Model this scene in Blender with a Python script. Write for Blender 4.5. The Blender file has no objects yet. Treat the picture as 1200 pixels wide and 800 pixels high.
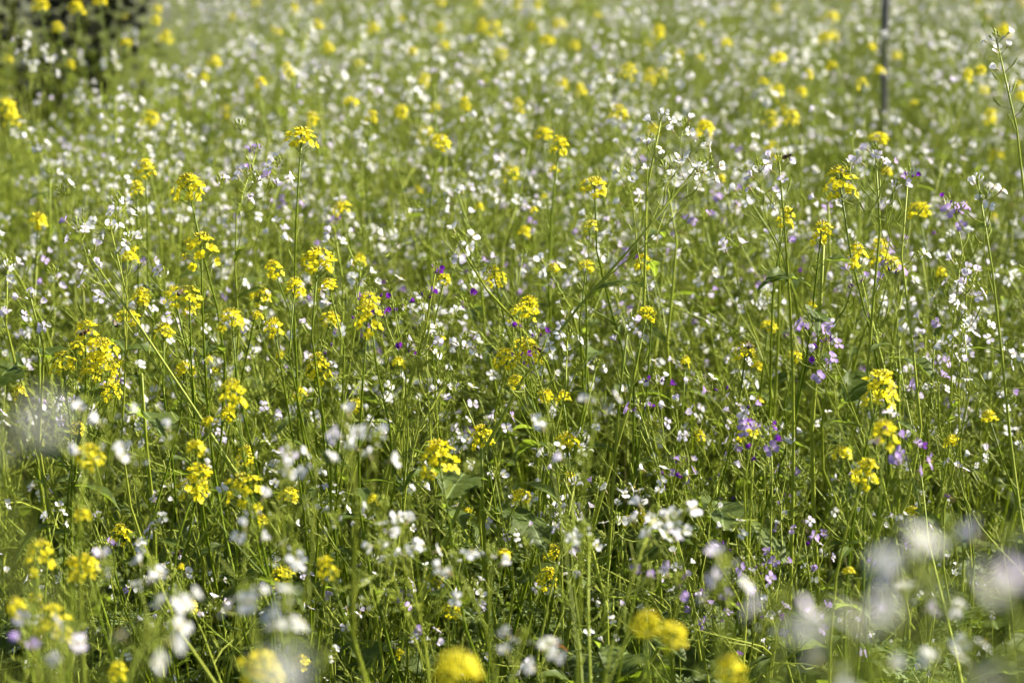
import bpy, math, random
from mathutils import Vector, Matrix, Quaternion, noise

# ------------------------------------------------------------------ camera, sky, sun, exposure
scene = bpy.context.scene
CAM_H, PITCH, LENS, SENSOR = 1.60, math.radians(13.2), 85.0, 36.0
FOCUS = 3.66
cam_data = bpy.data.cameras.new("camera")
cam_data.lens, cam_data.sensor_width = LENS, SENSOR
cam_data.clip_start, cam_data.clip_end = 0.05, 1000
cam_data.dof.use_dof = True
cam_data.dof.focus_distance = FOCUS
cam_data.dof.aperture_fstop = 4.0
cam = bpy.data.objects.new("camera", cam_data)
cam.location = (0, 0, CAM_H)
cam.rotation_euler = (math.pi / 2 - PITCH, 0, 0)
scene.collection.objects.link(cam)
scene.camera = cam

SUN_AZ, SUN_EL = math.radians(70), math.radians(34)      # azimuth clockwise from the view direction (+Y)
world = bpy.data.worlds.new("World")
scene.world = world
world.use_nodes = True
wn = world.node_tree
sky = wn.nodes.new("ShaderNodeTexSky")
sky.sky_type = 'NISHITA'
sky.sun_disc = False
sky.sun_elevation, sky.sun_rotation = SUN_EL, SUN_AZ
bg = wn.nodes["Background"]
bg.inputs["Strength"].default_value = 0.05
wn.links.new(sky.outputs[0], bg.inputs[0])

sun_data = bpy.data.lights.new("sun", 'SUN')
sun_data.energy, sun_data.angle, sun_data.color = 5.0, math.radians(0.53), (1.0, 0.94, 0.78)
sun = bpy.data.objects.new("sun", sun_data)
to_sun = Vector((math.sin(SUN_AZ) * math.cos(SUN_EL), math.cos(SUN_AZ) * math.cos(SUN_EL), math.sin(SUN_EL)))
sun.rotation_euler = to_sun.to_track_quat('Z', 'Y').to_euler()
sun.location = to_sun * 30
scene.collection.objects.link(sun)

scene.view_settings.view_transform = 'Standard'
scene.view_settings.look = 'None'
scene.view_settings.exposure = 1.85
scene.view_settings.gamma = 1.0
scene.render.engine = 'CYCLES'
cy = scene.cycles
cy.max_bounces, cy.diffuse_bounces, cy.glossy_bounces, cy.transmission_bounces = 4, 3, 1, 2
cy.use_adaptive_sampling = True
cy.adaptive_threshold = 0.03
cy.use_denoising = True
cy.sample_clamp_indirect = 6.0
cy.caustics_reflective = cy.caustics_refractive = False

R = random.Random(20)
C = scene.collection
FWD = Vector((0, math.cos(PITCH), -math.sin(PITCH)))
UP = Vector((0, math.sin(PITCH), math.cos(PITCH)))
K = SENSOR / LENS


def at(px, py, depth):
    """world point on the photograph's pixel (1200 x 800) at a depth in metres"""
    return Vector((0, 0, CAM_H)) + depth * (FWD + Vector((1, 0, 0)) * ((px - 600) / 1200 * K) + UP * ((400 - py) / 1200 * K))


def to_px(p):
    v = p - Vector((0, 0, CAM_H))
    d = max(v.dot(FWD), 0.01)
    return 600 + v.x / d / K * 1200, 400 - v.dot(UP) / d / K * 1200, d


def depth_for_z(py, z):
    """depth at which the ray through row py is z metres above the ground"""
    return (z - CAM_H) / (-math.sin(PITCH) + (400 - py) / 1200 * K * math.cos(PITCH))


# ------------------------------------------------------------------ materials
def new_mat(name):
    m = bpy.data.materials.new(name)
    m.use_nodes = True
    nt = m.node_tree
    for n in list(nt.nodes):
        nt.nodes.remove(n)
    return m, nt, nt.nodes, nt.links


def plant_mat(name, col_a, col_b, tip=None, trans=0.35, trans_col=None, rough=0.5, spec=0.3, nscale=60, tip_pow=1.5, rnd=0.6, vein=False):
    m, nt, N, L = new_mat(name)
    out = N.new("ShaderNodeOutputMaterial")
    info = N.new("ShaderNodeObjectInfo")
    tc = N.new("ShaderNodeTexCoord")
    nz = N.new("ShaderNodeTexNoise"); nz.inputs["Scale"].default_value = nscale; nz.inputs["Detail"].default_value = 3
    L.new(tc.outputs["Object"], nz.inputs["Vector"])
    f = N.new("ShaderNodeMath"); f.operation = 'MULTIPLY_ADD'
    f.inputs[1].default_value = rnd
    L.new(info.outputs["Random"], f.inputs[0])
    nm = N.new("ShaderNodeMath"); nm.operation = 'MULTIPLY_ADD'; nm.inputs[1].default_value = 1.3; nm.inputs[2].default_value = -0.35 - rnd / 2 + 0.0
    L.new(nz.outputs["Fac"], nm.inputs[0]); L.new(nm.outputs[0], f.inputs[2])
    f.use_clamp = True
    mx = N.new("ShaderNodeMix"); mx.data_type = 'RGBA'
    mx.inputs["A"].default_value = (*col_a, 1); mx.inputs["B"].default_value = (*col_b, 1)
    L.new(f.outputs[0], mx.inputs["Factor"])
    col = mx.outputs["Result"]
    if tip or vein:
        at_ = N.new("ShaderNodeAttribute"); at_.attribute_name = "tip"
    if tip:
        pw = N.new("ShaderNodeMath"); pw.operation = 'POWER'; pw.inputs[1].default_value = tip_pow
        L.new(at_.outputs["Fac"], pw.inputs[0])
        mt = N.new("ShaderNodeMix"); mt.data_type = 'RGBA'
        L.new(pw.outputs[0], mt.inputs["Factor"]); L.new(col, mt.inputs["A"]); mt.inputs["B"].default_value = (*tip, 1)
        col = mt.outputs["Result"]
    bump = None
    if vein:   # pale midrib and side veins from the leaf's own coordinates (u across, t along)
        mt = N.new("ShaderNodeMix"); mt.data_type = 'RGBA'
        lu = N.new("ShaderNodeAttribute"); lu.attribute_name = "luv"
        sx = N.new("ShaderNodeSeparateXYZ"); L.new(lu.outputs["Vector"], sx.inputs[0])

        def mth(op, a, b=None):
            q = N.new("ShaderNodeMath"); q.operation = op
            for i, w in enumerate((a, b)):
                if w is None: continue
                if isinstance(w, (int, float)): q.inputs[i].default_value = w
                else: L.new(w, q.inputs[i])
            return q.outputs[0]
        au = mth('ABSOLUTE', sx.outputs[0])
        rib = mth('LESS_THAN', au, 0.04)
        w1 = mth('FRACT', mth('SUBTRACT', mth('MULTIPLY', sx.outputs[1], 8.0), mth('MULTIPLY', au, 1.5)))
        side = mth('MULTIPLY', mth('LESS_THAN', mth('ABSOLUTE', mth('SUBTRACT', w1, 0.5)), 0.06), mth('LESS_THAN', au, 1.5))
        vf = mth('MAXIMUM', rib, mth('MULTIPLY', side, 0.22))
        bump = N.new("ShaderNodeBump"); bump.inputs["Strength"].default_value = 0.6; bump.inputs["Distance"].default_value = 0.002
        L.new(mth('ADD', mth('MULTIPLY', nz.outputs["Fac"], 1.5), mth('MULTIPLY', vf, -0.6)), bump.inputs["Height"])
        L.new(vf, mt.inputs["Factor"]); L.new(col, mt.inputs["A"]); mt.inputs["B"].default_value = (*vein, 1)
        col = mt.outputs["Result"]
    p = N.new("ShaderNodeBsdfPrincipled")
    p.inputs["Roughness"].default_value = rough
    p.inputs["Specular IOR Level"].default_value = spec
    L.new(col, p.inputs["Base Color"])
    if bump:
        L.new(bump.outputs[0], p.inputs["Normal"])
    sh = p.outputs[0]
    if trans > 0:
        t = N.new("ShaderNodeBsdfTranslucent")
        if trans_col:
            tm = N.new("ShaderNodeMix"); tm.data_type = 'RGBA'; tm.blend_type = 'MULTIPLY'; tm.inputs["Factor"].default_value = 1
            L.new(col, tm.inputs["A"]); tm.inputs["B"].default_value = (*trans_col, 1)
            tm.clamp_result = False
            L.new(tm.outputs["Result"], t.inputs["Color"])
        else:
            L.new(col, t.inputs["Color"])
        ms = N.new("ShaderNodeMixShader"); ms.inputs[0].default_value = trans
        L.new(sh, ms.inputs[1]); L.new(t.outputs[0], ms.inputs[2])
        sh = ms.outputs[0]
    L.new(sh, out.inputs["Surface"])
    return m


M_STEM = plant_mat("stem_green", (0.1883, 0.2351, 0.0189), (0.3388, 0.3667, 0.0578), trans=0.18, trans_col=(1.6, 1.6, 0.6), rough=0.45, spec=0.14, nscale=25)
M_STEM_D = plant_mat("mustard_stem_green", (0.0921, 0.1399, 0.0043), (0.1771, 0.2281, 0.0129), trans=0.12, trans_col=(1.6, 1.6, 0.6), rough=0.45, spec=0.14, nscale=25)
M_LEAF = plant_mat("leaf_green", (0.0627, 0.0921, 0.0128), (0.1215, 0.1583, 0.0459), trans=0.48, trans_col=(2.5, 2.5, 0.9), rough=0.5, spec=0.14, nscale=45, vein=(0.20, 0.26, 0.10))
M_GRASS = plant_mat("grass_green", (0.0496, 0.0694, 0.0071), (0.0992, 0.1189, 0.0136), trans=0.48, trans_col=(2.4, 2.4, 0.8), rough=0.5, spec=0.14, nscale=8)
M_BUD = plant_mat("bud_green", (0.2472, 0.3040, 0.0311), (0.3612, 0.3989, 0.0844), trans=0.3, rough=0.55, spec=0.14, nscale=200)
M_POD = plant_mat("pod_green", (0.1960, 0.2493, 0.0212), (0.3208, 0.3472, 0.0711), trans=0.2, rough=0.5, spec=0.14, nscale=60)
M_CALYX = plant_mat("calyx_pale", (0.3570, 0.3400, 0.1275), (0.4760, 0.3400, 0.2210), trans=0.35, rough=0.6, nscale=80, rnd=0.9)
M_WHITE = plant_mat("petal_white", (0.6872, 0.6872, 0.6707), (0.7121, 0.7121, 0.6955), tip=(0.68, 0.66, 0.73), trans=0.42, rough=0.6, spec=0.15, nscale=150)
M_LILAC = plant_mat("petal_lilac", (0.7544, 0.7360, 0.7820), (0.6992, 0.6532, 0.7728), tip=(0.54, 0.44, 0.70), trans=0.42, rough=0.6, spec=0.15, nscale=150)
M_VIOLET = plant_mat("petal_violet", (0.5270, 0.4420, 0.6630), (0.4080, 0.2890, 0.5950), tip=(0.28, 0.15, 0.50), trans=0.42, rough=0.6, spec=0.15, nscale=150)
M_MAGENTA = plant_mat("petal_purple", (0.13, 0.015, 0.32), (0.22, 0.03, 0.36), trans=0.4, rough=0.6, spec=0.15, nscale=150)
M_YELLOW = plant_mat("petal_yellow", (0.7544, 0.6440, 0.0110), (0.8096, 0.7176, 0.0322), tip=(0.80, 0.70, 0.02), trans=0.5, rough=0.55, spec=0.2, nscale=150)
M_YBUD = plant_mat("mustard_bud", (0.4400, 0.3680, 0.0240), (0.3200, 0.3360, 0.0320), trans=0.2, rough=0.55, nscale=200)
M_STAMEN = plant_mat("stamen_yellow", (0.62, 0.48, 0.04), (0.5, 0.45, 0.08), trans=0.2, rough=0.6)
M_DRY = plant_mat("dry_leaf_brown", (0.30, 0.14, 0.04), (0.42, 0.22, 0.07), trans=0.3, rough=0.7, nscale=60)
M_YLEAF = plant_mat("yellowing_leaf", (0.2520, 0.2100, 0.0350), (0.2100, 0.1330, 0.0420), trans=0.4, rough=0.6, nscale=50)
M_STRAW = plant_mat("straw", (0.2040, 0.1620, 0.0780), (0.2760, 0.2280, 0.1200), trans=0.2, rough=0.7, nscale=20)
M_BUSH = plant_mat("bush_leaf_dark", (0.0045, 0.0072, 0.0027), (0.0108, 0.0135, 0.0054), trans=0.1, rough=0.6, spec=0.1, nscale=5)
M_BARK = plant_mat("bark_brown", (0.045, 0.032, 0.022), (0.09, 0.066, 0.045), trans=0, rough=0.85, nscale=30)
M_STAKE = plant_mat("weathered_steel", (0.075, 0.072, 0.075), (0.15, 0.145, 0.145), trans=0, rough=0.6, spec=0.4, nscale=40)
M_BEE_D = plant_mat("bee_dark", (0.012, 0.009, 0.007), (0.03, 0.02, 0.012), trans=0, rough=0.5, nscale=300)
M_BEE_F = plant_mat("bee_fuzz", (0.16, 0.085, 0.02), (0.25, 0.14, 0.04), trans=0, rough=0.9, nscale=900)
M_WING = plant_mat("bee_wing", (0.30, 0.28, 0.25), (0.38, 0.35, 0.30), trans=0.6, rough=0.3, nscale=90)


def soil_mat():
    m, nt, N, L = new_mat("soil")
    out = N.new("ShaderNodeOutputMaterial"); p = N.new("ShaderNodeBsdfPrincipled")
    tc = N.new("ShaderNodeTexCoord")
    n1 = N.new("ShaderNodeTexNoise"); n1.inputs["Scale"].default_value = 9; n1.inputs["Detail"].default_value = 8
    n2 = N.new("ShaderNodeTexNoise"); n2.inputs["Scale"].default_value = 0.8; n2.inputs["Detail"].default_value = 4
    L.new(tc.outputs["Object"], n1.inputs["Vector"]); L.new(tc.outputs["Object"], n2.inputs["Vector"])
    r = N.new("ShaderNodeValToRGB")
    r.color_ramp.elements[0].color = (0.020, 0.014, 0.009, 1); r.color_ramp.elements[0].position = 0.3
    r.color_ramp.elements[1].color = (0.070, 0.052, 0.033, 1); r.color_ramp.elements[1].position = 0.75
    L.new(n1.outputs["Fac"], r.inputs[0])
    mx = N.new("ShaderNodeMix"); mx.data_type = 'RGBA'; mx.inputs["B"].default_value = (0.045, 0.062, 0.018, 1)
    L.new(n2.outputs["Fac"], mx.inputs["Factor"]); L.new(r.outputs[0], mx.inputs["A"])
    L.new(mx.outputs["Result"], p.inputs["Base Color"])
    p.inputs["Roughness"].default_value = 0.95
    b = N.new("ShaderNodeBump"); b.inputs["Strength"].default_value = 0.8; b.inputs["Distance"].default_value = 0.03
    L.new(n1.outputs["Fac"], b.inputs["Height"]); L.new(b.outputs[0], p.inputs["Normal"])
    L.new(p.outputs[0], out.inputs["Surface"])
    return m


M_SOIL = soil_mat()


# ------------------------------------------------------------------ mesh builder
class MB:
    def __init__(s):
        s.v, s.f, s.m, s.t, s.mats, s.luv = [], [], [], [], [], {}

    def mi(s, mat):
        if mat not in s.mats:
            s.mats.append(mat)
        return s.mats.index(mat)

    def face(s, idx, mat):
        s.f.append(tuple(idx)); s.m.append(s.mi(mat))

    def tube(s, pts, radii, mat, sides=5, cap=True, tip=0.0):
        n = len(pts)
        if n < 2:
            return
        ref = Vector((0.31, 0.77, 0.55))
        base = len(s.v)
        for i, p in enumerate(pts):
            d = (pts[min(i + 1, n - 1)] - pts[max(i - 1, 0)])
            d = d.normalized() if d.length > 1e-9 else Vector((0, 0, 1))
            a = d.cross(ref)
            if a.length < 0.05:
                a = d.cross(Vector((1, 0, 0)))
            a.normalize(); b = d.cross(a)
            r = radii[i]
            for k in range(sides):
                an = 2 * math.pi * k / sides
                s.v.append(p + (a * math.cos(an) + b * math.sin(an)) * r); s.t.append(tip)
        mi = s.mi(mat)
        for i in range(n - 1):
            for k in range(sides):
                k2 = (k + 1) % sides
                s.f.append((base + i * sides + k, base + i * sides + k2, base + (i + 1) * sides + k2, base + (i + 1) * sides + k)); s.m.append(mi)
        if cap:
            s.f.append(tuple(base + (n - 1) * sides + k for k in range(sides))); s.m.append(mi)

    def grid(s, rows, mat, tips=None):
        """rows: list of equally long lists of points"""
        b = len(s.v); w = len(rows[0])
        for i, r in enumerate(rows):
            for j, p in enumerate(r):
                s.v.append(p); s.t.append(tips[i][j] if tips else 0.0)
        mi = s.mi(mat)
        for i in range(len(rows) - 1):
            for j in range(w - 1):
                s.f.append((b + i * w + j, b + i * w + j + 1, b + (i + 1) * w + j + 1, b + (i + 1) * w + j)); s.m.append(mi)

    def blob(s, c, ax, length, r, mat, sides=5):
        """a small spindle (bud) at c along ax"""
        ts = ((0, .35), (.3, 1.0), (.7, .85), (1.0, .15))
        s.tube([c + ax * length * t for t, _ in ts], [r * k for _, k in ts], mat, sides)

    def add(s, o, mtx):
        b = len(s.v)
        s.v.extend(mtx @ p for p in o.v); s.t.extend(o.t)
        for k, q in o.luv.items():
            s.luv[b + k] = q
        mp = [s.mi(m) for m in o.mats]
        s.f.extend(tuple(b + i for i in f) for f in o.f)
        s.m.extend(mp[k] for k in o.m)

    def mesh(s, name, smooth=True):
        me = bpy.data.meshes.new(name)
        me.from_pydata([tuple(p) for p in s.v], [], s.f)
        for m in s.mats:
            me.materials.append(m)
        me.polygons.foreach_set("material_index", s.m)
        if smooth:
            me.polygons.foreach_set("use_smooth", [True] * len(s.f))
        a = me.attributes.new("tip", 'FLOAT', 'POINT')
        a.data.foreach_set("value", s.t)
        if s.luv:
            a = me.attributes.new("luv", 'FLOAT_VECTOR', 'POINT')
            a.data.foreach_set("vector", [c for i in range(len(s.v)) for c in s.luv.get(i, (9, 0, 0))])
        me.update()
        return me


class Part:
    """a shared shape: builder plus the Blender mesh made from it once"""
    def __init__(s, mb, name):
        s.mb, s.name, s._me = mb, name, None

    @property
    def me(s):
        if s._me is None:
            s._me = s.mb.mesh(s.name)
        return s._me


def obj(name, me, parent=None, mtx=None):
    o = bpy.data.objects.new(name, me)
    C.objects.link(o)
    if parent:
        o.parent = parent
    if mtx is not None:
        o.matrix_basis = mtx
    return o


def thing(name, loc, rz=0.0, scale=1.0, tilt=(0, 0)):
    o = bpy.data.objects.new(name, None)
    o.empty_display_size = 0.05
    C.objects.link(o)
    o.location = loc; o.rotation_euler = (tilt[0], tilt[1], rz); o.scale = (scale,) * 3
    return o


def tag(o, label=None, cat=None, group=None, kind=None):
    if label: o["label"] = label
    if cat: o["category"] = cat
    if group: o["group"] = group
    if kind: o["kind"] = kind
    return o


def frame(p, z, rng, scale=1.0):
    """matrix at p whose +Z looks along z, spun at random"""
    q = z.to_track_quat('Z', 'Y') @ Quaternion((0, 0, 1), rng.uniform(0, 6.283))
    return Matrix.LocRotScale(p, q, Vector((scale,) * 3))


def rvec(rng, s=1.0):
    return Vector((rng.uniform(-s, s), rng.uniform(-s, s), rng.uniform(-s, s)))


# ------------------------------------------------------------------ flower, bud, leaf shapes
def petal(mb, az, z0, r0, L, W, open_, curl, mat, rng, cols=3):
    ca, sa = math.cos(az), math.sin(az)
    prof = ((0, .22), (.25, .55), (.5, .90), (.75, 1.0), (.92, .80), (1.0, .42))
    rows, tips = [], []
    r, z = r0, z0
    prev = 0
    wob = rng.uniform(-.25, .25)
    for t, w in prof:
        ang = open_ + curl * t
        dl = (t - prev) * L; prev = t
        r += math.sin(ang) * dl; z += math.cos(ang) * dl
        row, tr = [], []
        for j in range(cols):
            u = j / (cols - 1) * 2 - 1
            side = u * w * W * .5
            zz = z + abs(u) * w * W * .10 * math.sin(open_) + wob * u * w * W * .35 + rng.uniform(-1, 1) * L * .035
            rr = r - abs(u) ** 2 * w * W * .04
            row.append(Vector((ca * rr - sa * side, sa * rr + ca * side, zz)))
            tr.append(min(1, t * (0.85 + 0.15 * abs(u))))
        rows.append(row); tips.append(tr)
    mb.grid(rows, mat, tips)


def make_flower(rng, mat, mode):
    mb = MB()
    tl = rng.uniform(.008, .011)
    mb.tube([Vector((0, 0, 0)), Vector((0, 0, tl * .4)), Vector((0, 0, tl))], [.0009, .0017, .0015], M_CALYX, 5)
    az0 = rng.uniform(0, 6.28)
    op = {"flat": (1.0, .65), "cup": (.65, .55), "horn": (.35, .35), "droop": (1.25, .9)}[mode]
    for k, a in enumerate((0, 1.25, math.pi, math.pi + 1.25)):       # crucifer petals stand as an X
        L = rng.uniform(.0098, .0122); W = L * rng.uniform(.74, .92)
        petal(mb, az0 + a + rng.uniform(-.12, .12), tl * .8, .0012, L, W, op[0] + rng.uniform(-.25, .25), op[1] + rng.uniform(-.3, .3), mat, rng)
    for k in range(4):
        a = rng.uniform(0, 6.28)
        d = Vector((math.cos(a) * .25, math.sin(a) * .25, 1)).normalized()
        c = Vector((0, 0, tl * .8)) + d * .003
        mb.tube([c, c + d * .0022], [.0006, .0007], M_STAMEN, 3)
    return mb


rf = random.Random(5)
TINTS = {"white": M_WHITE, "lilac": M_LILAC, "violet": M_VIOLET, "purple": M_MAGENTA}
FLOWERS = {t: [Part(make_flower(rf, m, mode), "radish_flower") for mode in (("horn", "horn", "cup") if t == "purple" else ("flat", "flat", "cup", "cup", "horn", "droop", "flat", "horn"))] for t, m in TINTS.items()}


def make_buds(rng, n, spread, mat, size=1.0, tipmat=None):
    mb = MB()
    for k in range(n):
        a = k * 2.4 + rng.uniform(-.3, .3)
        q = (k + .5) / n
        el = math.radians(15 + 60 * q)
        d = Vector((math.cos(a) * math.sin(el), math.sin(a) * math.sin(el), math.cos(el)))
        st = d * spread * rng.uniform(.6, 1.0) - Vector((0, 0, .008 * q))
        mb.tube([Vector((0, 0, -.008)), st], [.0005, .0005], M_STEM, 3, False)
        mb.blob(st, (d + Vector((0, 0, .7))).normalized(), .0062 * size * rng.uniform(.7, 1.2), .0015 * size, tipmat if (tipmat and q > .75) else mat, 4)
    return mb


BUDS = [Part(make_buds(rf, n, .009, M_BUD, 1.0, tm), "radish_buds") for n, tm in ((9, None), (12, M_WHITE), (7, M_WHITE), (11, None))]
BUDS_V = [Part(make_buds(rf, n, .009, M_BUD, 1.0, M_MAGENTA), "radish_buds") for n in (9, 7)]


def make_head(rng, n, rad, hgt, buds):
    """a mustard head: small four-petalled flowers on pedicels round a dome of buds"""
    mb = MB()
    mb.tube([Vector((0, 0, -hgt * 1.0)), Vector((0, 0, hgt * .5))], [.0012, .0008], M_STEM_D, 4)
    for k in range(n):
        q = (k + .5) / n                                             # 0 top .. 1 rim
        a = k * 2.39996 + rng.uniform(-.2, .2)
        el = math.radians(22 + 82 * q + rng.uniform(-8, 8))
        d = Vector((math.cos(a) * math.sin(el), math.sin(a) * math.sin(el), math.cos(el)))
        rr = rad * rng.uniform(.66, 1.22)
        c = Vector((d.x * rr, d.y * rr, d.z * hgt * .75 - q * hgt * .35))
        root = Vector((0, 0, c.z - .012 - .006 * rng.random()))
        mb.tube([root, c], [.0005, .0006], M_STEM_D, 3, False)
        ax = (d + Vector((0, 0, .55)) + rvec(rng, .25)).normalized()
        mt = frame(c, ax, rng)
        fl = MB()
        op = rng.uniform(.75, 1.25)
        for j in range(4):
            L = rng.uniform(.0058, .0074)
            petal(fl, j * math.pi / 2 + rng.uniform(-.15, .15), .001, .0006, L, L * .85, op, .35, M_YELLOW, rng, 3)
        fl.tube([Vector((0, 0, 0)), Vector((0, 0, .0035))], [.0008, .0008], M_YBUD, 3)
        mb.add(fl, mt)
    for k in range(buds):
        a = k * 2.4; el = math.radians(50 * math.sqrt((k + .3) / buds))
        d = Vector((math.cos(a) * math.sin(el), math.sin(a) * math.sin(el), math.cos(el)))
        mb.blob(Vector((d.x * rad * .55, d.y * rad * .55, hgt * .55 + d.z * .006)), d, .0045, .0016, M_YBUD, 4)
    return mb


HEADS = [Part(make_head(rf, n, r, h, b), "mustard_head") for n, r, h, b in ((19, .017, .022, 9), (24, .019, .027, 10), (16, .016, .026, 8), (26, .018, .036, 9), (21, .019, .020, 12), (15, .018, .030, 10), (22, .016, .030, 7))]
HEADS_S = [Part(make_head(rf, n, r, h, b), "mustard_head_small") for n, r, h, b in ((9, .010, .012, 6), (13, .012, .016, 7), (7, .008, .010, 8))]


def make_leaf(rng, L, Wd, lobes, droop, rows=15, mat=None):
    """a lyrate radish leaf along +Y, rising then drooping, with scalloped lobes"""
    mb = MB()
    mat = mat or M_LEAF
    g, tips = [], []
    y = z = 0.0
    ph = rng.uniform(0, 6.28)
    pitch0 = rng.uniform(.35, .8)
    for i in range(rows):
        t = i / (rows - 1)
        ang = pitch0 - droop * t
        if i:
            y += math.cos(ang) * L / (rows - 1); z += math.sin(ang) * L / (rows - 1)
        if lobes:
            big = max(0.0, 1 - ((t - .70) / .31) ** 2) ** .55
            small = .34 * (0.5 + 0.5 * math.sin(t * lobes * 6.283)) * (1 if .15 < t < .50 else 0)
            w = max(big if t > .38 else 0, small, .05)
        else:
            w = max(math.sin(math.pi * min(1, t * .97 + .03)) ** .8, .05)
        row, tr = [], []
        for j in range(7):
            u = j / 3 - 1
            sc = 1 + ((.20 * math.sin(i * 2.1 + (j > 3) * 1.7 + ph) + rng.uniform(-.10, .10)) * (abs(u) > .9) if i < rows - 1 else 0)
            x = u * w * Wd * .5 * sc
            zz = z + abs(u) * w * Wd * .16 + math.sin(t * 9 + ph + u * 2.2) * w * Wd * .12 * abs(u) + .12 * Wd * w * noise.noise(Vector((u * 2.5 + ph, t * 7, ph)))
            row.append(Vector((x, y - abs(u) * w * Wd * .12, zz)))
            tr.append(0)
            mb.luv[i * 7 + j] = (u * w, t, 0)
        g.append(row); tips.append(tr)
    mb.grid(g, mat, tips)
    mb.tube([Vector((0, -.004, -.002)), g[rows // 3][3] - Vector((0, 0, .001)), g[rows * 2 // 3][3] - Vector((0, 0, .0008))], [.0016, .0012, .0006], M_STEM, 4)
    return mb


LEAVES = [Part(make_leaf(rf, L, W, lb, dr), "lobed_leaf") for L, W, lb, dr in ((.15, .075, 3, 1.0), (.18, .095, 4, 1.3), (.12, .065, 3, .8), (.16, .095, 2, 1.1))]
LEAVES_Y = [Part(make_leaf(rf, L, W, 3, 1.6, 12, M_YLEAF), "yellowing_leaf") for L, W in ((.10, .05), (.07, .03))]
LEAVES_S = [Part(make_leaf(rf, L, W, 0, dr, 8), "narrow_leaf") for L, W, dr in ((.055, .012, .5), (.075, .018, .9), (.045, .009, .3), (.09, .026, 1.2))]


def make_feather(rng, L, n):
    """a finely divided leaf along +Y"""
    mb = MB()
    pts = []
    y = z = 0
    for i in range(7):
        ang = .9 - 1.1 * i / 6
        pts.append(Vector((0, y, z))); y += math.cos(ang) * L / 6; z += math.sin(ang) * L / 6
    mb.tube(pts, [.0011, .001, .0009, .0008, .0007, .0006, .0004], M_STEM, 3)
    for k in range(n):
        t = .15 + .8 * k / n
        s = t * 6; i = min(5, int(s)); p = pts[i].lerp(pts[i + 1], s - i)
        ln = L * .30 * math.sin(math.pi * (.15 + .8 * t)) ** .7
        for sd in (-1, 1):
            d = Vector((sd, .7, rng.uniform(-.1, .4))).normalized()
            e = p + d * ln
            for q in (.35, .65, 1.0):                                 # leaflets cut again
                c = p.lerp(e, q)
                for s2 in (-1, 1):
                    dd = (d + Vector((0, s2 * .9, .1)) + rvec(rng, .3)).normalized()
                    l2 = ln * .36
                    sidev = dd.cross(Vector((0, 0, 1))) * l2 * .22
                    b = len(mb.v)
                    mb.v += [c, c + dd * l2 * .5 + sidev, c + dd * l2, c + dd * l2 * .5 - sidev]; mb.t += [0] * 4
                    mb.face((b, b + 1, b + 2, b + 3), M_LEAF)
            mb.tube([p, e], [.0006, .0004], M_STEM, 3, False)
    return mb


FEATHERS = [Part(make_feather(rf, L, n), "feathery_leaf") for L, n in ((.12, 7), (.15, 8), (.09, 6))]


# ------------------------------------------------------------------ plants: skeletons with parts
def curve(p0, p1, up0, up1, n, rng, wig=0.0):
    """Hermite curve from p0 to p1"""
    L = (p1 - p0).length
    m0, m1 = up0 * L, up1 * L
    w = rvec(rng, wig * L)
    out = []
    for i in range(n):
        t = i / (n - 1)
        h00 = 2 * t ** 3 - 3 * t ** 2 + 1; h10 = t ** 3 - 2 * t ** 2 + t; h01 = -2 * t ** 3 + 3 * t ** 2; h11 = t ** 3 - t ** 2
        out.append(p0 * h00 + m0 * h10 + p1 * h01 + m1 * h11 + w * math.sin(math.pi * t) * math.sin(2.2 * math.pi * t))
    return out


def on(pts, s):
    s = max(0, min(.9999, s)) * (len(pts) - 1); i = int(s)
    return pts[i].lerp(pts[i + 1], s - i), (pts[i + 1] - pts[i]).normalized()


def radial(d, a):
    x = d.orthogonal().normalized(); y = d.cross(x)
    return x * math.cos(a) + y * math.sin(a)


class Plant:
    def __init__(s):
        s.stem, s.pods, s.parts = MB(), MB(), []
        s.top = Vector((0, 0, 0))


UPV = Vector((0, 0, 1))


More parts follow.
